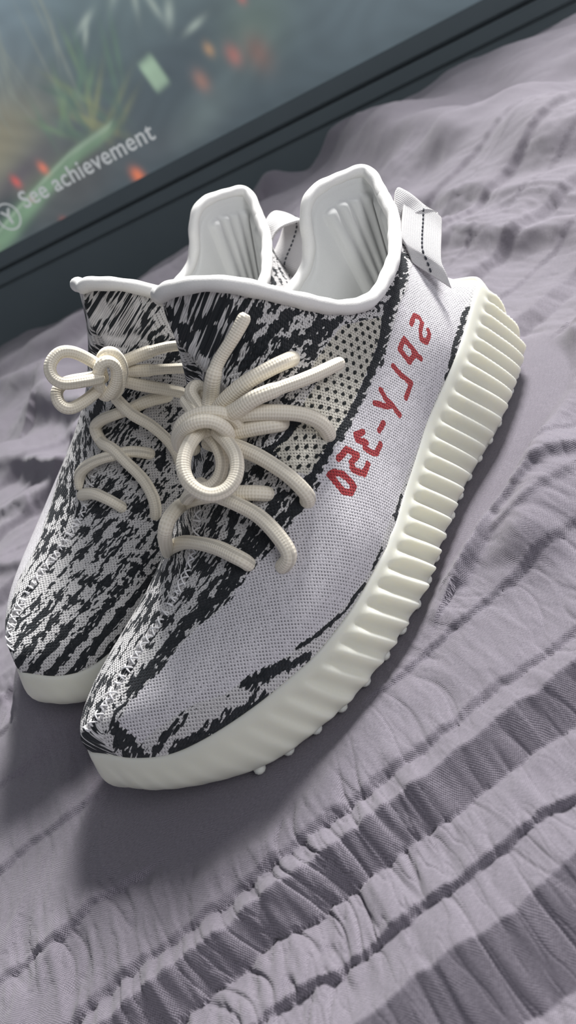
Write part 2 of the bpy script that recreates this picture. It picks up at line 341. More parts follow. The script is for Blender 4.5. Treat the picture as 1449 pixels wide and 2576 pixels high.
# ------------------------------------------------------------------ duvet
FOLDS = [([(-.549,-.739),(-.706,-.796),(-.611,-.600),(-.392,-.266),(-.287,-.077),(-.20,.12)], .036, .07, .045), ([(-.651,-.564),(-.694,-.520),(-.642,-.381),(-.506,-.181),(-.42,0)], .010, .05, .03),
 ([(-.722,-.462),(-.683,-.361),(-.589,-.219)], .010, .05, .03), ([(-.225,-.30),(-.269,-.260),(-.261,-.193),(-.203,-.107),(-.16,.02)], .016, .04, .018), ([(-.155,-.18),(-.167,-.130),(-.125,-.030),(-.11,.06)], .014, .03, .014),
 ([(-.021,.052),(-.004,.050),(.032,.060),(.08,.080),(.12,.090)], .011, .016, .016), ([(.060,.105),(.089,.074),(.115,.063),(.128,.064),(.150,.066)], .0055, .014, .0030), ([(.090,.088),(.112,.078),(.125,.067),(.138,.066),(.150,.062)], .0022, .008, .0022),
 ([(-.081,-.983),(-.140,-.843),(-.228,-.778),(-.297,-.693)], .02, .05, .035), ([(-.02,-.66),(.032,-.564),(.050,-.45),(.073,-.373)], .026, .035, .018), ([(.124,-.527),(.132,-.383),(.121,-.303),(.10,-.24)], .020, .03, .013),
 ([(-.015,-.831),(-.030,-.695),(-.096,-.684)], .018, .05, .02), ([(.184,-.401),(.159,-.357),(.137,-.330)], .007, .02, .007), ([(.226,-.306),(.204,-.254),(.189,-.238)], .006, .015, .006), ([(-.32,-.45),(-.22,-.42),(-.10,-.36)], .015, .03, .02), ([(.31,-.18),(.27,-.16),(.25,-.12)], .004, .014, .004)]
def poly_sd(P, K):
    K = np.array(K); best = np.full(len(P), 1e9); sg = np.ones(len(P))
    for a, b in zip(K[:-1], K[1:]):
        ab = b-a; t = np.clip(((P-a)@ab)/(ab@ab), 0, 1); d = P-a-t[:, None]*ab; L = np.hypot(*d.T)
        m = L < best; best[m] = L[m]; n_ = np.array([-ab[1], ab[0]])
        n_ = n_*np.sign(n_@(np.array([.3, .25])-(a+b)/2)); sg[m] = np.sign(d[m]@n_)+1e-9
    return best*np.sign(sg)
def wave(x, y, sc, seed, K=22):
    r = np.random.default_rng(seed); f = np.zeros_like(x)
    for _ in range(K):
        kx, ky = r.normal(size=2)*np.array(sc); f += np.cos(x*kx+y*ky+r.uniform(0, 6.28))
    return f/math.sqrt(K/2)
def duvet_height(x, y):
    a = .407*x+.913*y; b = .913*x-.407*y; far = smst(.45, .9, np.hypot(x-.289, y-.243))
    wob = wave(x, y, (9, 9), 1)*.0035+wave(x, y, (40, 40), 2)*.0009+wave(x, y, (3, 3), 4)*.02*smst(.25, .5, np.hypot(x-.289, y-.243))
    jag = wave(b, a, (260, 60), 31)*.0005
    w_ = a+wob+jag+(smst(-.05, .45, -y)*.12*b)
    kx = np.array([-.30,-.292,-.25,-.248,-.20,-.192,-.15,-.148,-.11,-.10,-.06,-.058,-.02,-.008,.018,.0195,.050,.052,.0885,.0905,.1365,.1385,.1710,.1735,.183,.1935,.2135,.215,.2312,.247,.262,.2635,.284,.296,.33])
    kz = np.array([.0015,-.002,.001,0,.0022,-.0022,.001,0,.0018,-.0018,.001,0,.0020,-.0018,.0012,.0002,.0012,.0002,.0014,.0002,.0018,.0004,.0020,.0008,.0036,-.0034,.0012,-.0004,.0040,-.0050,0,-.0013,.0030,-.0042,.001])
    strip = np.searchsorted(kx, w_)
    h = np.interp(w_, kx, kz)*(1-.25*far)
    # gathered wrinkles across each strip, phase jumping from strip to strip
    ph = (strip//2)*7.31
    g1 = wave(b+.004*wave(x, y, (60, 60), 9)+ph*.013, a*1.0+ph, (330, 55), 12, 26); g2 = wave(b+ph*.02, a+ph, (640, 130), 13, 26)
    am = .35+.65*smst(-.6, 1.0, wave(x, y, (28, 28), 14)); pin = np.abs(np.interp(w_, kx, np.arange(len(kx))) % 2-1)
    h += (-.0011*np.exp(-((g1-.5)/.22)**2)-.00055*g1-.00030*g2-.0005*np.exp(-((g2-.4)/.2)**2))*am*(1.0-.6*far)*.68
    # crumple
    h *= 1.55; c1 = wave(x, y, (75, 75), 21); h += .0007*(1-np.abs(c1))+.0014*wave(x, y, (30, 30), 22)*(1+far)+.0035*wave(x, y, (11, 11), 23)*smst(.1, .5, np.hypot(x-.25, y-.12))
    P = np.stack([x, y], -1)
    for K, A, wb, wf in FOLDS:
        sel = (np.abs(P-np.mean(K, 0)).max(1) < .65); q = P[sel]
        d = poly_sd(q+np.stack([.006*wave(q[:, 0], q[:, 1], (35, 35), 40), .006*wave(q[:, 0], q[:, 1], (35, 35), 41)], -1)*min(1, A/.01), K)
        h[sel] += A*np.where(d < 0, np.exp(-(d/wb)**2), np.exp(-(d/wf)**2))
    # pressed flat under each sole
    for (p0, p1, rad, dz) in (((.032, -.003), (.245, .0), .057, 0), ((.033, -.126), (.235, -.103), .050, 1)):
        p0 = np.array(p0); ab = np.array(p1)-p0; t = np.clip(((P-p0)@ab)/(ab@ab), 0, 1); d = np.hypot(*(P-p0-t[:, None]*ab).T); m = smst(rad-.004, rad+.011, d)
        flat = .0089-.252*(y+.1292-.1094*x)+.0295*x-.0008 if dz else -.0008
        m = smst(rad-.004, rad+(.03 if dz else .011), d); h = h*m+(1-m)*flat
    # falls away past the far side of the bed
    n_ = np.array([.835, .55]); e = (P-np.array([-.2, -1.296]))@n_+wave(x, y, (6, 6), 50)*.02
    h -= .45*smst(0.0, .11, -e)**1.2+.02*smst(-.14, 0, -e)
    return h
def build_duvet():
    th = np.linspace(YAW-1.75, YAW+1.75, 1250); rr = .035*(1.75/.035)**(np.linspace(0, 1, 820)**.85)
    T, R = np.meshgrid(th, rr, indexing='ij'); x = (.289+R*np.cos(T)).ravel(); y = (.2426+R*np.sin(T)).ravel()
    h = duvet_height(x, y); F = grid_faces(1250, 820)
    e = (x+.2)*.835+(y+1.296)*.55; F = F[(e[F].min(1) > -.115)]
    used = np.unique(F); mp = np.full(len(x), -1); mp[used] = np.arange(len(used)); o = mesh_obj('duvet', np.stack([x, y, h], -1)[used], mp[F], DUV)
    tag(o, 'crumpled mauve grey pleated cotton duvet spread over the bed under the sneakers', 'duvet'); return o
duvet = build_duvet()

# ------------------------------------------------------------------ shoe data (metres; heel at x 0, toe +x, outer side +y)
LAT = [((-.002,-.007,.052),(.0185,-.008,.112)),((.004,.012,.054),(.030,.003,.106)),((.018,.019,.054),(.0413,.010,.1027)),((.040,.025,.050),(.0575,.020,.100)),
 ((.060,.030,.047),(.0741,.026,.0981)),((.080,.032,.043),(.0891,.030,.0982)),((.097,.034,.040),(.1001,.031,.1017)),((.111,.037,.037),(.1111,.031,.1087)),
 ((.124,.040,.0345),(.1221,.030,.1193)),((.134,.0425,.033),(.1308,.028,.1287)),((.143,.0455,.032),(.1391,.024,.1381)),((.151,.048,.031),(.1454,.018,.1441)),
 ((.157,.0495,.031),(.1495,.010,.1468)),((.162,.0508,.030),(.1534,0,.147)),((.167,.0515,.030),(.1587,0,.1327)),((.172,.052,.0295),(.158,0,.1229)),
 ((.178,.0525,.029),(.159,0,.1134)),((.190,.053,.028),(.1724,0,.096)),((.203,.0525,.0275),(.190,0,.0805)),((.214,.051,.027),(.2070,0,.0655)),((.225,.0475,.027),(.2190,0,.0600)),
 ((.240,.041,.0265),(.236,0,.0562)),((.257,.0305,.026),(.255,0,.0535)),((.270,.018,.0255),(.2685,-.001,.0500)),((.279,.005,.0285),(.2775,-.004,.0470)),
 ((.283,-.004,.0315),(.2815,-.008,.0445)),((.2865,-.012,.033),(.2835,-.012,.0425))]
def _n(l): return [((b[0], b[1]*(1-.11*math.exp(-((b[0]-.215)/.06)**2)), b[2]), t) for b, t in l]
MED = _n([LAT[0],((-.001,-.020,.053),(.0095,-.017,.119)),((.010,-.029,.053),(.0075,-.0235,.1235)),((.022,-.034,.051),(.0191,-.028,.1271)),((.034,-.0355,.049),(.0313,-.030,.1295)),
 ((.045,-.036,.047),(.0409,-.031,.1284)),((.054,-.036,.046),(.0482,-.031,.1217)),((.062,-.0355,.044),(.0528,-.031,.113)),((.072,-.035,.042),(.0603,-.031,.1061)),
 ((.084,-.034,.040),(.0708,-.031,.1034)),((.096,-.034,.038),(.0809,-.030,.103)),((.112,-.035,.036),(.10,-.029,.107)),((.130,-.0365,.034),(.12,-.027,.119)),
 ((.146,-.040,.032),(.137,-.022,.136)),((.156,-.042,.031),(.147,-.013,.1445)),
 ((.162,-.0435,.030),(.1534,0,.147)),((.167,-.0445,.030),(.1587,0,.1327)),((.172,-.0455,.0295),(.158,0,.1229)),((.178,-.0465,.029),(.159,0,.1134)),((.190,-.049,.028),(.1724,0,.096)),
 ((.203,-.0503,.0275),(.190,0,.0805)),((.214,-.0508,.027),(.2070,0,.0655)),((.225,-.0505,.027),(.2190,0,.0600)),((.240,-.0485,.0265),(.236,0,.0562)),((.257,-.044,.0265),(.255,0,.0535)),((.270,-.0375,.028),(.2685,-.001,.0500)),
 ((.279,-.029,.030),(.2775,-.004,.0470)),((.284,-.021,.032),(.2815,-.008,.0445)),((.2865,-.012,.033),(.2835,-.012,.0425))])
TIPL, TIPM = 13, 15
def half_surface(ST, tip, nt, ns, side):
    """fibres from the sole edge up to the rim or the instep ridge"""
    n = len(ST); B = np.array([a for a, b in ST]); T = np.array([b for a, b in ST]); k = np.arange(n)
    h = (T-B)[:, 2:3]; toe = smst(tip+4, n-1, k)[:, None]; rid = smst(tip-1, tip+4, k)[:, None]
    sg = side
    sg = sg*smst(0, 3, k)[:, None]
    yb = B[:, 1:2]-T[:, 1:2]
    P1 = B+np.concatenate([0*h+.0, sg*(.003+.002*rid), h*(.34+.22*rid)], 1)+(T-B)*[.15, 0, 0]*(1-rid)
    P2r = T+(B-T)*.34+np.concatenate([0*h, -.002*sg, 0*h], 1)
    stp = smst(.062, .095, T[:, 2])[:, None]
    P2t = T+np.concatenate([(B-T)[:, :1]*.25, yb*(.66-.38*stp), -h*(.02+.14*stp)], 1)
    P2 = P2r*(1-rid)+P2t*rid
    hl = 1-smst(.5, 4.5, k)[:, None]
    P1 = P1*(1-hl)+(B+(T-B)*[.8, .5, .16])*hl; P2 = P2*(1-hl)+(T+(B-T)*[-.06, .12, .40])*hl
    # toe cap: short blunt fibres that stand up before rolling over
    P1 = P1*(1-toe)+(B+(T-B)*[.05, .05, .62])*toe; P2 = P2*(1-toe)+(B+(T-B)*[.5, .42, .98])*toe
    q = np.linspace(0, n-1, nt)
    C = [np.stack([sp(k, X[:, i], q) for i in range(3)], -1)[:, None] for X in (B, P1, P2, T)]
    C = [smooth(c, n_) for c, n_ in zip(C, (nt//20, int(nt*.7), int(nt*.7), nt//60))]
    s = np.linspace(0, 1, ns)[None, :, None]
    V = (1-s)**3*C[0]+3*(1-s)**2*s*C[1]+3*(1-s)*s*s*C[2]+s**3*C[3]
    return V, q
def knit_uv(V, side):
    """metres: u along the shoe, v across, measured down from the ridge"""
    bl = np.r_[0, np.cumsum(np.linalg.norm(np.diff(V[:, V.shape[1]//3], axis=0), axis=1))]
    x = V[..., 0]; i = np.searchsorted(x[:, V.shape[1]//3][len(x)//6:], .13)+len(x)//6
    ub = bl[:, None]-bl[i]+.13+0*x
    wgt = smst(.10, .17, x); U = ub*(1-wgt)+x*wgt
    z_ = V[..., 2]; U = U+.9*np.log1p(np.exp((z_-.115)/.004))*.004*smst(.11, .145, x)
    Vv = (np.abs(V[..., 1])-V[..., 2]*1.0)+.3
    return U, Vv*side+(0 if side > 0 else -.0)
def seg_dist(U, V, P):
    d = np.full(U.shape, 1e9)
    for (a, b) in zip(P[:-1], P[1:]):
        a = np.array(a); b = np.array(b); ab = b-a; L = max(ab@ab, 1e-12)
        t = np.clip(((U-a[0])*ab[0]+(V-a[1])*ab[1])/L, 0, 1)
        d = np.minimum(d, np.hypot(U-a[0]-t*ab[0], V-a[1]-t*ab[1]))
    return d
PATTERN = {}
#PATTERN_DATA#
PATTERN = {'up': [(.0386,.2248),(.0513,.2293),(.0634,.2374),(.0754,.2413),(.0879,.248),(.0978,.2531),(.1105,.2565),(.1185,.2604),(.1282,.2628),(.1342,.2651),(.142,.2665),(.149,.2682),(.1554,.268),(.1601,.2697),(.1662,.2707),(.1703,.2725),(.1786,.2732),(.1837,.2732),(.1918,.2736),(.2005,.2707),(.2108,.2705),(.2178,.271),(.2237,.2702),(.2285,.2667),(.2363,.2649),(.2448,.2636),(.252,.2634),(.2574,.2621),(.2631,.2597),(.2704,.2616),(.2749,.2601)],'lo': [(.0188,.2603),(.0374,.2715),(.174,.3204),(.1877,.3215),(.2013,.3193),(.2137,.3167),(.2246,.3108),(.235,.3035),(.2448,.2982),(.2525,.2892),(.2589,.2849),(.2665,.2803),(.272,.2777)],'strokes': [(.0012,[(.2784,.01,.025),(.2731,.014,.0294),(.2651,.022,.0355),(.2578,.0271,.0391)]),(.0028,[(.2671,.0212,.0262),(.257,.0305,.0286),(.2458,.0379,.028),(.2354,.0434,.0274)]),(.002,[(.2369,.0414,.0365),(.2303,.0449,.0354),(.2236,.0481,.0336),(.217,.0506,.0303)]),(.0008,[(.2173,.0501,.0359),(.2084,.0524,.0337),(.2018,.053,.0325),(.1947,.0532,.0308),(.1854,.0532,.0313),(.1807,.0528,.0297)]),(.0009,[(.1382,.0441,.0348),(.1493,.0476,.0335)]),(.0008,[(.1647,.0514,.0327),(.1695,.052,.0322),(.1735,.0523,.0314)]),(.0017,[(.0312,.023,.0551),(.0381,.0248,.0541),(.0486,.0277,.053),(.0574,.0299,.0519),(.0684,.0313,.0472),(.0744,.0317,.0454)]),(.0032,[(.0482,.0165,.0952),(.0636,.0236,.0919),(.0795,.0282,.09),(.0931,.0309,.0855),(.1052,.033,.0804)]),(.0021,[(.1052,.033,.0804),(.1161,.0351,.0787),(.1266,.0372,.077),(.1364,.0393,.076),(.145,.041,.0754),(.152,.0412,.0756),(.1592,.041,.0741),(.166,.0412,.0733),(.1736,.0425,.0705),(.1799,.0409,.0683)]),(.0023,[(.1552,.0008,.1407),(.1561,.0026,.1357),(.1567,.0049,.131)]),(.0023,[(.1447,.0209,.136),(.1491,.0166,.1336),(.1528,.0098,.1331)]),(.0023,[(.1408,.0245,.1313),(.1462,.0218,.1294)]),(.0023,[(.1381,.0265,.1268),(.1478,.0231,.1226),(.154,.0167,.1198)]),(.003,[(.152,.0142,.1289),(.156,.0105,.1244)]),(.0023,[(.1282,.0296,.1179),(.139,.0284,.1179),(.1486,.0254,.1158),(.1537,.0211,.1136)]),(.0025,[(.1468,.0297,.1077),(.1519,.0268,.1071)]),(.0023,[(.1198,.0309,.1087),(.129,.0312,.108),(.1393,.03,.1117),(.1446,.0293,.1109)]),(.0023,[(.1124,.0312,.1034),(.1206,.0314,.1043),(.1322,.0323,.103)]),(.0023,[(.1374,.0337,.0986),(.1457,.0329,.1001)]),(.0023,[(.1534,.0288,.1014),(.1585,.0249,.1013)]),(.0026,[(.1512,.036,.0892),(.1612,.0333,.0873),(.1669,.0313,.087),(.1759,.0262,.0823)]),(.0023,[(.1689,.0208,.092),(.1721,.0226,.0877)]),(.0023,[(.1681,.0422,.0719),(.1768,.042,.0693),(.1834,.0389,.068),(.1868,.0374,.0674)]),(.0023,[(.1782,.0364,.0737),(.1876,.0326,.0706)]),(.003,[(.1788,.0028,.0891),(.1826,-.0005,.0866)]),(.0023,[(.1927,.0011,.078),(.1983,-.0042,.0727),(.2024,-.0119,.0685)]),(.0023,[(.192,.0129,.0768),(.1985,.0095,.0721)]),(.0023,[(.1913,.0199,.0751),(.1984,.0206,.07)]),(.0023,[(.1931,.03,.0696),(.2034,.0264,.0647)]),(.004,[(.1902,.0365,.0666),(.1983,.0319,.0657),(.2085,.0262,.0614),(.2161,.0238,.0582)]),(.003,[(.2176,.0236,.0576),(.2235,.02,.0565),(.2318,.0151,.0555),(.2408,.0133,.054),(.2516,.0113,.0526),(.2611,.0074,.0511)]),(.003,[(.2758,.0056,.0429),(.2755,.0099,.0345),(.2788,.0097,.0245)]),(.0008,[(.2852,-.0106,.0391),(.2833,-.0048,.0343),(.2813,.0007,.0307)])],'mesh': [(.1118,.2306),(.0902,.2403),(.0975,.2468),(.1135,.2538),(.1344,.2611),(.1517,.2647),(.1678,.267),(.1712,.2564),(.1679,.2449),(.1579,.2468),(.1499,.243),(.138,.2411),(.1372,.2345),(.1241,.2319)],'letters': [[(.1615,.0435,.0684),(.1624,.0466,.0607),(.1601,.0472,.0582),(.157,.0467,.0586),(.1571,.0449,.0645),(.1592,.0438,.0676),(.1615,.0435,.0684)],[(.1539,.0432,.0698),(.1485,.0431,.0696),(.1462,.0439,.0646),(.1507,.0445,.065),(.1524,.0453,.0627),(.1496,.0459,.0581),(.1447,.0447,.0586)],[(.1361,.041,.0675),(.1402,.0415,.0697),(.1414,.0422,.0679),(.1382,.0422,.0639),(.1388,.0421,.0652),(.1407,.0429,.0635),(.1393,.0432,.0598),(.1373,.0429,.0575),(.1322,.0415,.0577)],[(.1237,.0393,.0616),(.1285,.0402,.0616)],[(.114,.036,.0707),(.1148,.0368,.0667),(.1133,.0371,.0621),(.1173,.0375,.0649),(.1213,.0375,.0698)],[(.1133,.0371,.0621),(.1134,.0374,.06),(.1129,.0376,.0569)],[(.1,.0333,.0721),(.0988,.0339,.0665),(.0963,.0342,.0602),(.104,.0356,.0584)],[(.0853,.0312,.0753),(.0913,.032,.0742),(.0903,.0328,.0669),(.0839,.0321,.0669),(.0853,.0312,.0753)],[(.0849,.0321,.0681),(.083,.0324,.0632)],[(.0762,.0297,.0765),(.071,.0286,.0776),(.069,.0288,.0753),(.0694,.0295,.0725),(.0734,.0303,.0715),(.0762,.031,.0686),(.0742,.0313,.0655),(.0695,.0306,.0669),(.069,.0302,.0683)]]}
def make_shoe(name, near):
    root = empty(name); my = 1 if near else -1
    nt, ns = (560, 170) if near else (380, 110)
    LA, ME = list(LAT), list(MED)
    if not near:      # other foot: mirrored sole outline under the same soft collar
        lb = np.array([b for b, t in LAT]); mb = np.array([b for b, t in MED])
        fl_ = lambda b, O_: (b[0], float(-np.interp(b[0], O_[:, 0], O_[:, 1])), b[2])
        LA = [(fl_(b, mb), t) for b, t in LAT]; ME = [(fl_(b, lb), t) for b, t in MED]
        for X in (LA, ME):
            X[0] = ((-.002, .007, .052), X[0][1]); X[-1] = ((.2865, .012, .033), (.2835, .012, .0425))
            for k_ in (2, 3, 4): b, t = X[-k_]; X[-k_] = (b, (t[0], t[1]*-1, t[2]))
    VL, qL = half_surface(LA, TIPL, nt, ns, 1); VM, qM = half_surface(ME, TIPM, nt, ns, -1)
    # ---- upper: one sheet, lateral half then medial half
    parts = []
    for V, side in ((VL, 1), (VM, -1)):
        parts.append((V, side)+knit_uv(V, side))
    for V, side, U, W in parts:
        pass
    VV = np.concatenate([VL.reshape(-1, 3), VM.reshape(-1, 3)])
    if not near: VV = VV.copy()
    F = np.concatenate([grid_faces(nt, ns, flip=False), grid_faces(nt, ns, flip=True)+nt*ns])
    up_ = mesh_obj('upper', VV, F, KNIT, root)
    UU = np.concatenate([p[2].ravel() for p in parts]); WW = np.concatenate([p[3].ravel() for p in parts])
    set_uv(up_, np.stack([UU, WW], -1))
    zb, ms, rd, bd = paint(UU, WW, VV, near)
    set_attr(up_, 'zebra', zb); set_attr(up_, 'mesh', ms); set_attr(up_, 'letters', rd); set_attr(up_, 'band', bd)
    # ---- rim curve (closed): lateral heel->tip then medial tip->heel
    iL = np.searchsorted(qL, TIPL); iM = np.searchsorted(qM, TIPM)
    rim = np.concatenate([VL[:iL, -1], VM[:iM+1, -1][::-1][:-1]])
    L = np.r_[0, np.cumsum(np.linalg.norm(np.diff(np.vstack([rim, rim[:1]]), axis=0), axis=1))]
    q = np.linspace(0, L[-1], 420, endpoint=False); rc = np.vstack([rim, rim[:1]])
    rim = smooth(np.stack([np.interp(q, L, rc[:, i]) for i in range(3)], -1), 6, True)
    rw = rim+np.array([0, 0, .0003])
    wob = 1+.05*np.sin(np.arange(420)*.21)+.04*np.sin(np.arange(420)*.53+1)
    tube('collar_piping', rw, .0031, PIP, root, closed=True, seg=16, rr=wob)
    # ---- lining: rim down to insole, ribbed at the heel
    nr = 420; nd = 70; cen = np.stack([np.clip(rim[:, 0], .03, .125), 0*rim[:, 0]-.004, rim[:, 2]], -1)
    inn = cen-rim; inn[:, 2] = 0; inn /= np.linalg.norm(inn, axis=1, keepdims=True)+1e-9
    fl = np.stack([.125+(rim[:, 0]-.095)*1.75, np.clip(rim[:, 1]*.80-.001, -.030, .030), 0*rim[:, 0]+.030], -1)
    fl[:, 0] = np.interp(rim[:, 0], [0, .03, .08, .12, .155], [.026, .034, .075, .115, .140]); fl = smooth(fl, 12, True)
    s = np.linspace(0, 1, nd)[None, :, None]
    a0 = (rim+inn*.0014)[:, None]; a1 = (rim+inn*.0055+[0, 0, -.012])[:, None]; a2 = (fl+[0, 0, .035])[:, None]; a3 = fl[:, None]
    Li = (1-s)**3*a0+3*(1-s)**2*s*a1+3*(1-s)*s*s*a2+s**3*a3
    # heel ribs on both inner sides
    ang = q/L[-1]; sv = s[..., 0]
    def rib(V):
        x, y, z = V[..., 0], V[..., 1], V[..., 2]
        q_ = q[:, None]+0*x; c = np.minimum(q_, L[-1]-q_)         # distance round the rim from the heel centre
        e = smst(.062, .075, z)*smst(.0085, .012, rim[:, 2][:, None]-z)*smst(.0025, .0045, c)*(1-smst(.0565, .0575, c))
        return e, np.abs(np.sin((c-.0035)/.0090*np.pi))**.6
    Nn = np.cross(np.gradient(Li, axis=0), np.gradient(Li, axis=1)); Nn /= np.linalg.norm(Nn, axis=2, keepdims=True)+1e-12
    Nn *= np.sign((Nn*inn[:, None]).sum(-1, keepdims=True)+1e-9)
    e, rb = rib(Li); Li = Li+Nn*(e*rb*.0032)[..., None]
    hem = np.exp(-((sv-.10)/.018)**2)*.0004; Li = Li-Nn*(hem+0*e)[..., None]
    li = mesh_obj('lining', Li.reshape(-1, 3), np.concatenate([grid_faces(nr, nd), np.stack([(nr-1)*nd+np.arange(nd-1), (nr-1)*nd+np.arange(1, nd), np.arange(1, nd), np.arange(nd-1)], -1)]), LIN, root)
    cen_ = fl.mean(0); Vi = np.vstack([fl, cen_[None]]); mesh_obj('insole', Vi, [(i, (i+1) % nr, nr) for i in range(nr)], INS, root)
    # ---- sole
    loop = np.concatenate([VL[:, 0], VM[:, 0][::-1][1:-1]]); cl = np.vstack([loop, loop[:1]])
    L = np.r_[0, np.cumsum(np.linalg.norm(np.diff(cl, axis=0), axis=1))]; N = 1500 if near else 900
    q = np.linspace(0, L[-1], N, endpoint=False); lp = smooth(np.stack([np.interp(q, L, cl[:, i]) for i in range(3)], -1), 14, True)
    T = np.roll(lp, -1, 0)-np.roll(lp, 1, 0); O = np.stack([T[:, 1], -T[:, 0], 0*T[:, 0]], -1); O /= np.linalg.norm(O, axis=1, keepdims=True)
    c0 = lp.mean(0); O *= np.sign(((lp-c0)*O).sum(1).mean())
    O = smooth(O, 20, True); O /= np.linalg.norm(O, axis=1, keepdims=True)
    tz = lp[:, 2]; xx = lp[:, 0]; heel = 1-smst(.03, .12, xx); toe = smst(.24, .285, xx)
    # profile: (outward mm, height as fraction of edge height)
    pr = np.array([(-4.0, .93), (-1.2, 1.0), (-.2, 1.03), (.8, 1.01), (1.6, .95), (2.5, .85), (3.6, .72), (4.8, .57), (5.7, .43), (6.1, .31), (5.9, .22), (5.0, .155), (3.6, .12), (2.6, .10), (2.2, .07), (1.2, .03), (-1, .012), (-6, .012)])
    npf = 46 if near else 34; pd = dense(pr, npf); 
    out = pd[None, :, 0]*.001*(1+.25*heel[:, None]+.10*toe[:, None]); zf = pd[None, :, 1]
    SV = lp[:, None]*[1, 1, 0]+O[:, None]*out[..., None]+np.array([0, 0, 1])*(tz[:, None]*zf)[..., None]
    rollt = toe[:, None]*smst(-.75, 0, -zf)**1.4; SV = SV-O[:, None]*(rollt*.0100)[..., None]+np.array([0, 0, 1])*(toe[:, None]*smst(-.7, 0, -zf)*.0015)[..., None]
    env = smst(-.93, -.80, -zf)*smst(.10, .24, zf)
    ex = smst(-.262, -.175, -xx)[:, None]*.88+.05
    arc = q[:, None]*np.sign((lp[N//8, 1]-lp[0, 1])+1e-9)
    ph = (arc+(1-zf)*tz[:, None]*.50)/.0088
    fr = ph-np.floor(ph); saw = np.where(fr < .32, .5-.5*np.cos(fr/.32*np.pi), (.5+.5*np.cos((fr-.32)/.68*np.pi)))
    SV = SV+O[:, None]*(env*ex*(saw-.45)*.0036)[..., None]
    SF = grid_faces(N, npf); SF2 = np.stack([(N-1)*npf+np.arange(npf-1), (N-1)*npf+np.arange(1, npf), np.arange(1, npf), np.arange(npf-1)], -1)
    bc = SV[:, -1].mean(0); Vs = np.vstack([SV.reshape(-1, 3), bc[None]])
    Fs = [tuple(f) for f in np.concatenate([SF, SF2])]+[(i*npf+npf-1, N*npf, ((i+1) % N)*npf+npf-1) for i in range(N)]
    mesh_obj('midsole', Vs, Fs, RUB, root)
    # outsole studs along the lower edge
    bm = bmesh.new(); step = .0125; nst = int(L[-1]/step)
    for k in range(nst):
        i = int(k*N/nst); p = lp[i]*[1, 1, 0]+O[i]*.0018+np.array([0, 0, tz[i]*.09])
        if xx[i] > .252: continue
        m = Matrix.Translation(Vector(p)) @ Matrix.Rotation(math.atan2(O[i, 1], O[i, 0]), 4, 'Z') @ Matrix.Diagonal((.0028, .0026, .0022, 1))
        bmesh.ops.create_icosphere(bm, subdivisions=2, radius=1, matrix=m)
    me = bpy.data.meshes.new('tread_studs'); bm.to_mesh(me); bm.free(); me.materials.append(RUB)
    me.polygons.foreach_set('use_smooth', np.ones(len(me.polygons), bool))
    o = bpy.data.objects.new('tread_studs', me); COL.objects.link(o); o.parent = root
    return root, VL, VM, qL, qM
def field(P, sc, seed, K=26, an=(1, 1, 1)):
    """smooth random field from random plane waves"""
    r = np.random.default_rng(seed); f = 0
    for _ in range(K):
        k = r.normal(size=3)*sc*np.array(an); f = f+np.cos(P@k+r.uniform(0, 6.28))
    return f/math.sqrt(K/2)
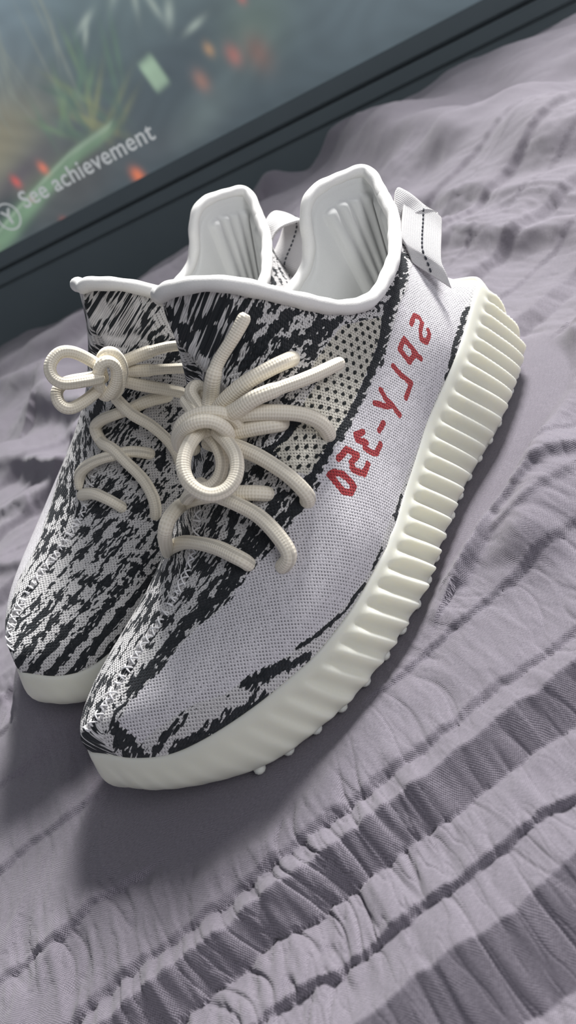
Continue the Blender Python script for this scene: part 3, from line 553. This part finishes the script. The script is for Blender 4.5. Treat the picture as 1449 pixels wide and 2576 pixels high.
def paint(U, W, P, near):
    """per-vertex knit program: black/white weight, open-mesh mask, red letter field, plain band"""
    x, y, zc = P.T; D = PATTERN
    lat = np.arange(len(U)) < len(U)*0+np.count_nonzero(W > 0)
    lat = W > 0
    if not near: lat = ~lat                                    # outer side of the other foot
    Wa = np.abs(W)
    up_ = np.interp(x, *zip(*D['up'])); lo = np.interp(x, *zip(*D['lo']))
    e = np.minimum(Wa-up_, lo-Wa); e = np.minimum(e, (.2765-x)*.7)
    e = np.where(lat, e, -1)
    band = smst(-.0004, .0006, e)
    # slanting zebra stripes of the collar and tongue, long streaks on the toe box
    toe = smst(.17, .21, x)
    st = np.sin((x*.80+zc*.95)*2*np.pi/.0125+1.2*field(P, 60, 3)+2.0)
    q = np.where(x > .17, Wa*1.0, Wa); sk = np.sin(q*2*np.pi/.0085+1.1*field(P, 45, 5, an=(.6, 1, 1)))
    z = (1-toe)*(.35*st-.18)+toe*(.30*sk-.03)+.30*field(P, 300, 8)
    stk = np.full(len(U), -9.)
    if near:
        zl = z*(1-.75*smst(.0, .02, .2-x)*lat)-.16*lat*(x < .2)
        z = np.where(lat, zl, z)
        for w_, K in D['strokes']:
            d = np.full(len(U), 1e9); K = np.array(K)
            near_ = (np.abs(P-K.mean(0)).max(1) < .06)
            Pn = P[near_]; dn = np.full(len(Pn), 1e9)
            for a, b in zip(K[:-1], K[1:]):
                ab = b-a; t = np.clip(((Pn-a)@ab)/max(ab@ab, 1e-12), 0, 1); dn = np.minimum(dn, np.linalg.norm(Pn-a-t[:, None]*ab, axis=1))
            zn = z[near_]; sv = np.where(lat[near_], .95-dn/w_*.85, -9); z[near_] = np.maximum(zn, sv); stk[near_] = np.maximum(stk[near_], sv)
        poly = np.array(D['mesh']); ins = np.zeros(len(U), bool); j = len(poly)-1
        for i in range(len(poly)):
            xi, yi = poly[i]; xj, yj = poly[j]
            c = ((yi > Wa) != (yj > Wa)) & (x < (xj-xi)*(Wa-yi)/(yj-yi+1e-12)+xi); ins ^= c; j = i
        mesh = (ins & lat).astype(float); z = z-mesh*1.1*(z < .6)
        red = np.full(len(U), -1.); sel = (band > .5) & (x < .17); Ps = P[sel]; dn = np.full(len(Ps), 1e9)
        for K in D['letters']:
            K = np.array(K)
            for a, b in zip(K[:-1], K[1:]):
                ab = b-a; t = np.clip(((Ps-a)@ab)/max(ab@ab, 1e-12), 0, 1); dn = np.minimum(dn, np.linalg.norm(Ps-a-t[:, None]*ab, axis=1))
        red[sel] = 1-dn/.00135; red = np.clip(red, -1, 1)
    else:
        mesh = np.zeros(len(U)); red = np.full(len(U), -1.)
        # long bold streaks low on the inner side
        low = smst(-.055, -.035, -zc)*(x > .15); z = z*(1-low)+low*(.95*np.sin((Wa)*2*np.pi/.010+.5*field(P, 30, 11))+.1)
        z = z+.25*smst(-.06, -.05, -zc)*(x < .15)
    seam = np.exp(-(np.abs(y)/.0022)**2)*(x > .165); z = z-.55*seam
    ed = smst(-.002, .0, e); z = np.where(e > -.0005, np.where(stk > -.3, np.minimum(stk, .9), -2.6), z)
    below = lat & (Wa > lo) & (x > .01); z = np.where(below, np.maximum(-.95+0*z, stk), z)
    return z, mesh, red, band*(z < 0)
#LACE_DATA#
LACES = {'near': [[(.2089,-.0211,.061),(.2073,-.0166,.0651),(.2059,-.0015,.0698),(.2054,.0184,.0704),(.2052,.0301,.0667),(.2043,.0315,.0633),(.2035,.0302,.06)],[(.2077,-.0237,.0607),(.2116,-.0005,.0791),(.2069,.003,.0846),(.1942,-.0092,.0786),(.1926,.0081,.083),(.1891,.0197,.0824),(.1852,.0286,.0801),(.1817,.0315,.0767),(.1794,.0303,.074)],[(.1883,.0031,.0858),(.1922,.0179,.0851),(.1918,.0266,.0812),(.1914,.0357,.0753),(.1933,.0431,.0682),(.1959,.0469,.062),(.1982,.0436,.0585),(.1986,.0397,.0563)],[(.1756,.0157,.0965),(.1753,.0246,.0926),(.1748,.0321,.088),(.1748,.0403,.0808),(.1753,.045,.0734),(.1751,.0438,.0691),(.1755,.0406,.0664)],[(.1733,.0175,.0984),(.1702,.0233,.0972),(.1669,.0287,.096),(.1622,.0326,.0933),(.1571,.0298,.0894)],[(.1706,.0171,.1038),(.1669,.0272,.1026),(.1611,.0343,.0982),(.1549,.0395,.0919),(.1515,.0417,.0854),(.1503,.0407,.0794),(.1497,.0382,.0761)],[(.173,.0147,.1039),(.1697,.0256,.1058),(.1643,.0334,.1072),(.1565,.0377,.1051),(.1441,.0407,.1005),(.1278,.0409,.0949)],[(.1714,.0109,.1046),(.1661,.0193,.1086),(.1597,.0273,.111),(.1513,.0326,.1104),(.144,.0335,.1082),(.1376,.0291,.1049)],[(.1736,.0104,.1044),(.1673,.0122,.1107),(.165,.0183,.1178),(.16,.0207,.1218),(.1527,.0264,.1263),(.1459,.0301,.1303)]],'nk': [[(.1729,.0109,.0904),(.1709,.0163,.0914),(.17,.0216,.0966),(.1703,.0234,.1032),(.1742,.0212,.1091),(.179,.0164,.1118),(.1832,.0114,.1107),(.1852,.0056,.1056),(.1835,-.0005,.0993),(.1791,-.0013,.0949)],[(.1763,.0119,.095),(.1759,.0204,.0979),(.1764,.025,.1031),(.1788,.0237,.1089),(.1824,.0198,.1112),(.1849,.0144,.1099),(.1859,.0084,.1063),(.1848,.0033,.1002),(.1794,.0029,.0958)],[(.1768,.0088,.1071),(.1772,.0128,.1027),(.1749,.0161,.0978),(.1702,.017,.0958)],[(.1718,.0095,.1),(.1722,.0149,.0955),(.1724,.0146,.0907),(.1744,.0096,.0916),(.1782,.007,.0985)],[(.179,.0144,.1052),(.1867,.0175,.1062),(.194,.0206,.1052),(.1989,.0233,.1023),(.2011,.0269,.0978),(.1996,.0311,.093),(.1942,.0334,.0908),(.1879,.0333,.0919),(.1824,.0306,.0953),(.1787,.0246,.099),(.176,.017,.1027)],[(.1768,.0112,.1014),(.179,.0166,.0976),(.1824,.0196,.0928),(.1867,.0184,.0887),(.1911,.0159,.0875),(.1941,.0129,.0886),(.1956,.008,.0876),(.1975,.0029,.0846)],[(.1729,.0112,.1059),(.1707,.0068,.1108),(.1689,.004,.1142),(.1654,.0032,.1148),(.1629,.0023,.1114),(.1655,.0048,.1075),(.1693,.0087,.1048)],[(.1704,-.0,.1136),(.1723,.0035,.1112),(.1751,.009,.1087)]],'far': [[(.2065,-.0072,.0637),(.2068,-.0016,.0674),(.2067,.0082,.0699),(.207,.0179,.0688),(.2059,.022,.0647),(.2048,.0215,.0614)],[(.2037,-.0086,.0657),(.2012,-.0079,.0722),(.1988,-.0032,.077),(.1952,.0057,.0809),(.1908,.0154,.0825),(.186,.0215,.0818),(.1815,.0258,.0778),(.179,.0249,.0746)],[(.184,-.0016,.0846),(.1884,.007,.0854),(.1899,.0151,.0853),(.1918,.0232,.08),(.1935,.0314,.0733),(.1967,.0368,.0662),(.1995,.0374,.0599),(.2003,.0344,.0553)],[(.1862,.0029,.0802),(.1861,.0016,.0869),(.183,-.0018,.09),(.1808,.0037,.0938),(.1777,.0123,.0961),(.1729,.0186,.0966),(.167,.0243,.0971),(.1595,.0265,.0941),(.1545,.0247,.0905)],[(.1743,.0126,.1044),(.1764,.0223,.0971),(.1746,.0296,.0898),(.1737,.0346,.0816),(.1741,.0372,.0738),(.1739,.0352,.0656)],[(.1685,.0208,.1189),(.1603,.0292,.1193),(.1519,.0361,.1178),(.1458,.0427,.1153)],[(.1681,.0171,.1139),(.1636,.028,.1125),(.156,.0345,.1087),(.1503,.0422,.106)],[(.17,.0168,.1108),(.1678,.0262,.1075),(.1611,.032,.101),(.1539,.0362,.0935)]],'fk': [[(.1788,.0191,.1164),(.1781,.0223,.1257),(.1753,.0257,.1297),(.1723,.0276,.1274),(.1723,.0276,.1202),(.1762,.0258,.1143),(.1807,.0232,.1118),(.1812,.0198,.1128)],[(.1839,.0226,.1141),(.1865,.027,.1219),(.184,.0299,.1287),(.1806,.0326,.13),(.179,.0335,.1255),(.1818,.0314,.119),(.1853,.0266,.1146),(.1838,.0203,.1137)],[(.1719,.0216,.1245),(.1748,.0276,.1198),(.178,.0265,.1135),(.1811,.0216,.1097)],[(.1809,.0273,.1251),(.1835,.0246,.1322),(.1873,.022,.1381),(.1917,.0198,.1402),(.1973,.0189,.1383),(.2001,.0205,.1345),(.1992,.024,.1308),(.1928,.0279,.1277),(.1845,.0296,.1239)],[(.1849,.0248,.1183),(.1943,.0224,.1176),(.2011,.0207,.1187),(.2026,.0181,.1221),(.1997,.0162,.1261),(.1944,.0172,.1271),(.1878,.022,.125),(.1812,.0249,.122)]]}
#LACE_END#
def join_objs(name, obs, parent):
    """several swept pieces of one cord become one mesh"""
    bm = bmesh.new()
    for o in obs: bm.from_mesh(o.data)
    me = bpy.data.meshes.new(name); bm.to_mesh(me); bm.free(); me.materials.append(obs[0].data.materials[0])
    for o in obs:
        m = o.data; bpy.data.objects.remove(o); bpy.data.meshes.remove(m)
    o = bpy.data.objects.new(name, me); COL.objects.link(o); o.parent = parent; return o
def lace_shoe(root, segs, knot, aglets, r):
    obs = []
    for i, K in enumerate(segs):
        P = path(K); n = len(P); rr = 1+.03*np.sin(np.arange(n)*.13)
        if i in aglets: rr = rr*(1-.16*smst(n*.45, n*.5, np.arange(n)))
        obs.append(tube('lace', P, r, LACE, rr=rr, flat=.94))
    join_objs('shoelace', obs, root)
    join_objs('lace_knot', [tube('knot', path(K), r*.9, LACE, flat=.96) for K in knot], root)
def heel_tab(root, K, wv, name='pull_tab'):
    """webbing loop behind the collar with a dashed centre stitch"""
    P = path(K, .0006); n = len(P); wv = np.array(wv); T = np.gradient(P, axis=0); T /= np.linalg.norm(T, axis=1, keepdims=True)
    W = (.45+.55*smst(.05, .3, np.linspace(0, 1, n)))[:, None, None]
    Nn = np.cross(T, wv/np.linalg.norm(wv)); Nn /= np.linalg.norm(Nn, axis=1, keepdims=True)
    m = 26; a = np.linspace(-.5, .5, m); th = .0007
    rip = .0004*np.sin(a*6.28*1.0)[None, :, None]*Nn[:, None]
    top = P[:, None]+a[None, :, None]*wv*W+Nn[:, None]*th+rip; bot = P[:, None]+a[None, :, None]*wv*W-Nn[:, None]*th+rip
    ring = np.concatenate([top, bot[:, ::-1]], 1); V = ring.reshape(-1, 3)
    F = [tuple(f) for f in grid_faces(n, 2*m, True)]+[tuple(range(2*m-1, -1, -1)), tuple((n-1)*2*m+k for k in range(2*m))]
    o = mesh_obj(name, V, F, WEB, root)
    L = np.r_[0, np.cumsum(np.linalg.norm(np.diff(P, axis=0), axis=1))]; av = np.r_[a, a[::-1]]*np.linalg.norm(wv)
    set_uv(o, np.stack(np.meshgrid(L, av, indexing='ij'), -1).reshape(-1, 2))
    st = []; s0 = L[-1]*.34
    while s0 < L[-1]-.002:
        q = np.linspace(s0, s0+.0019, 8); C0 = np.stack([np.interp(q, L, P[:, i]) for i in range(3)], -1); N0 = np.stack([np.interp(q, L, Nn[:, i]) for i in range(3)], -1)
        for sd in (1, -1): st.append(tube('stitch', C0+N0*sd*(.0008+.0002*np.sin(np.linspace(0, np.pi, 8)))[:, None]+.0*wv, .0005, THR, seg=6))
        s0 += .0029
    bm = bmesh.new()
    for t in st: bm.from_mesh(t.data)
    me = bpy.data.meshes.new('stitching'); bm.to_mesh(me); bm.free(); me.materials.append(THR)
    for t in st: mm = t.data; bpy.data.objects.remove(t); bpy.data.meshes.remove(mm)
    so = bpy.data.objects.new('stitching', me); COL.objects.link(so); so.parent = o
    so['label'] = 'dark dashed thread'
def vamp_seam(root, VL, qL, seed):
    """white zigzag yarn tying the two knit halves along the toe ridge"""
    r = np.random.default_rng(seed); R = VL[qL > 18.2][:, -1]; R2 = VL[qL > 18.2][:, -14]; R = R[::1]
    L = np.r_[0, np.cumsum(np.linalg.norm(np.diff(R, axis=0), axis=1))]; obs = []
    s = .002
    while s < L[-1]-.004:
        c = np.array([np.interp(s, L, R[:, i]) for i in range(3)]); t = np.array([np.interp(s+.002, L, R[:, i]) for i in range(3)])-c; t /= np.linalg.norm(t)
        side = np.array([0, 1., 0]); up_ = np.cross(t, side); up_ *= np.sign(up_[2]); k = r.choice([0, 1, 1, 2])
        w_ = r.uniform(.0016, .003); sl = r.uniform(-.0022, .0022)
        for _ in range(2):
            a = c-side*w_+t*sl; b = c+side*w_-t*sl; m = (a+b)/2+up_*r.uniform(.0006, .0012)
            drop = up_*.0003; obs.append(tube('yarn', path([a-drop, a*.6+m*.4+up_*.0003, m, b*.6+m*.4+up_*.0003, b-drop], .0004), .00038, WTH, seg=6)); sl = -sl+r.uniform(-.0006, .0006)
        s += r.uniform(.0022, .0042)
    join_objs('vamp_stitching', obs, root)['label'] = 'loose white zigzag yarn'

#SHOES#
near_shoe, VL, VM, qL, qM = make_shoe('knit_sneaker', True)
tag(near_shoe, 'zebra knit sneaker nearer the camera with red lettering on its side', 'shoe', 'pair of zebra knit sneakers')

far_shoe, VL2, VM2, qL2, qM2 = make_shoe('knit_sneaker', False)
far_shoe.location = (-.0022, -.1292, .0089); far_shoe.rotation_euler = (-.2549, -.0295, .1094)
tag(far_shoe, 'zebra knit sneaker farther back, its lace bow sticking out over the duvet', 'shoe', 'pair of zebra knit sneakers')

lace_shoe(near_shoe, LACES['near'], LACES['nk'], (6, 8), .0030)
lace_shoe(far_shoe, LACES['far'], LACES['fk'], (5, 6), .0029)
TAB = [(.021,-.006,.101),(.013,-.003,.106),(.004,.002,.106),(.001,.004,.100),(.008,.0035,.093),(.019,.003,.087),(.0225,.0035,.084),(.0235,.0045,.078),(.0255,.0055,.071)]
heel_tab(near_shoe, [(.0245,.0005,.1010),(.019,.001,.1045),(.0125,.002,.105),(.0105,.004,.1005),(.017,.0065,.0965),(.029,.0120,.0930),(.0370,.0160,.0900),(.0390,.0180,.0860),(.0415,.0195,.0795)], (-.004, .011, -.018))
heel_tab(far_shoe, TAB, (.004, .021, -.004))
vamp_seam(near_shoe, VL, qL, 4); vamp_seam(far_shoe, VL2, qL2, 9)
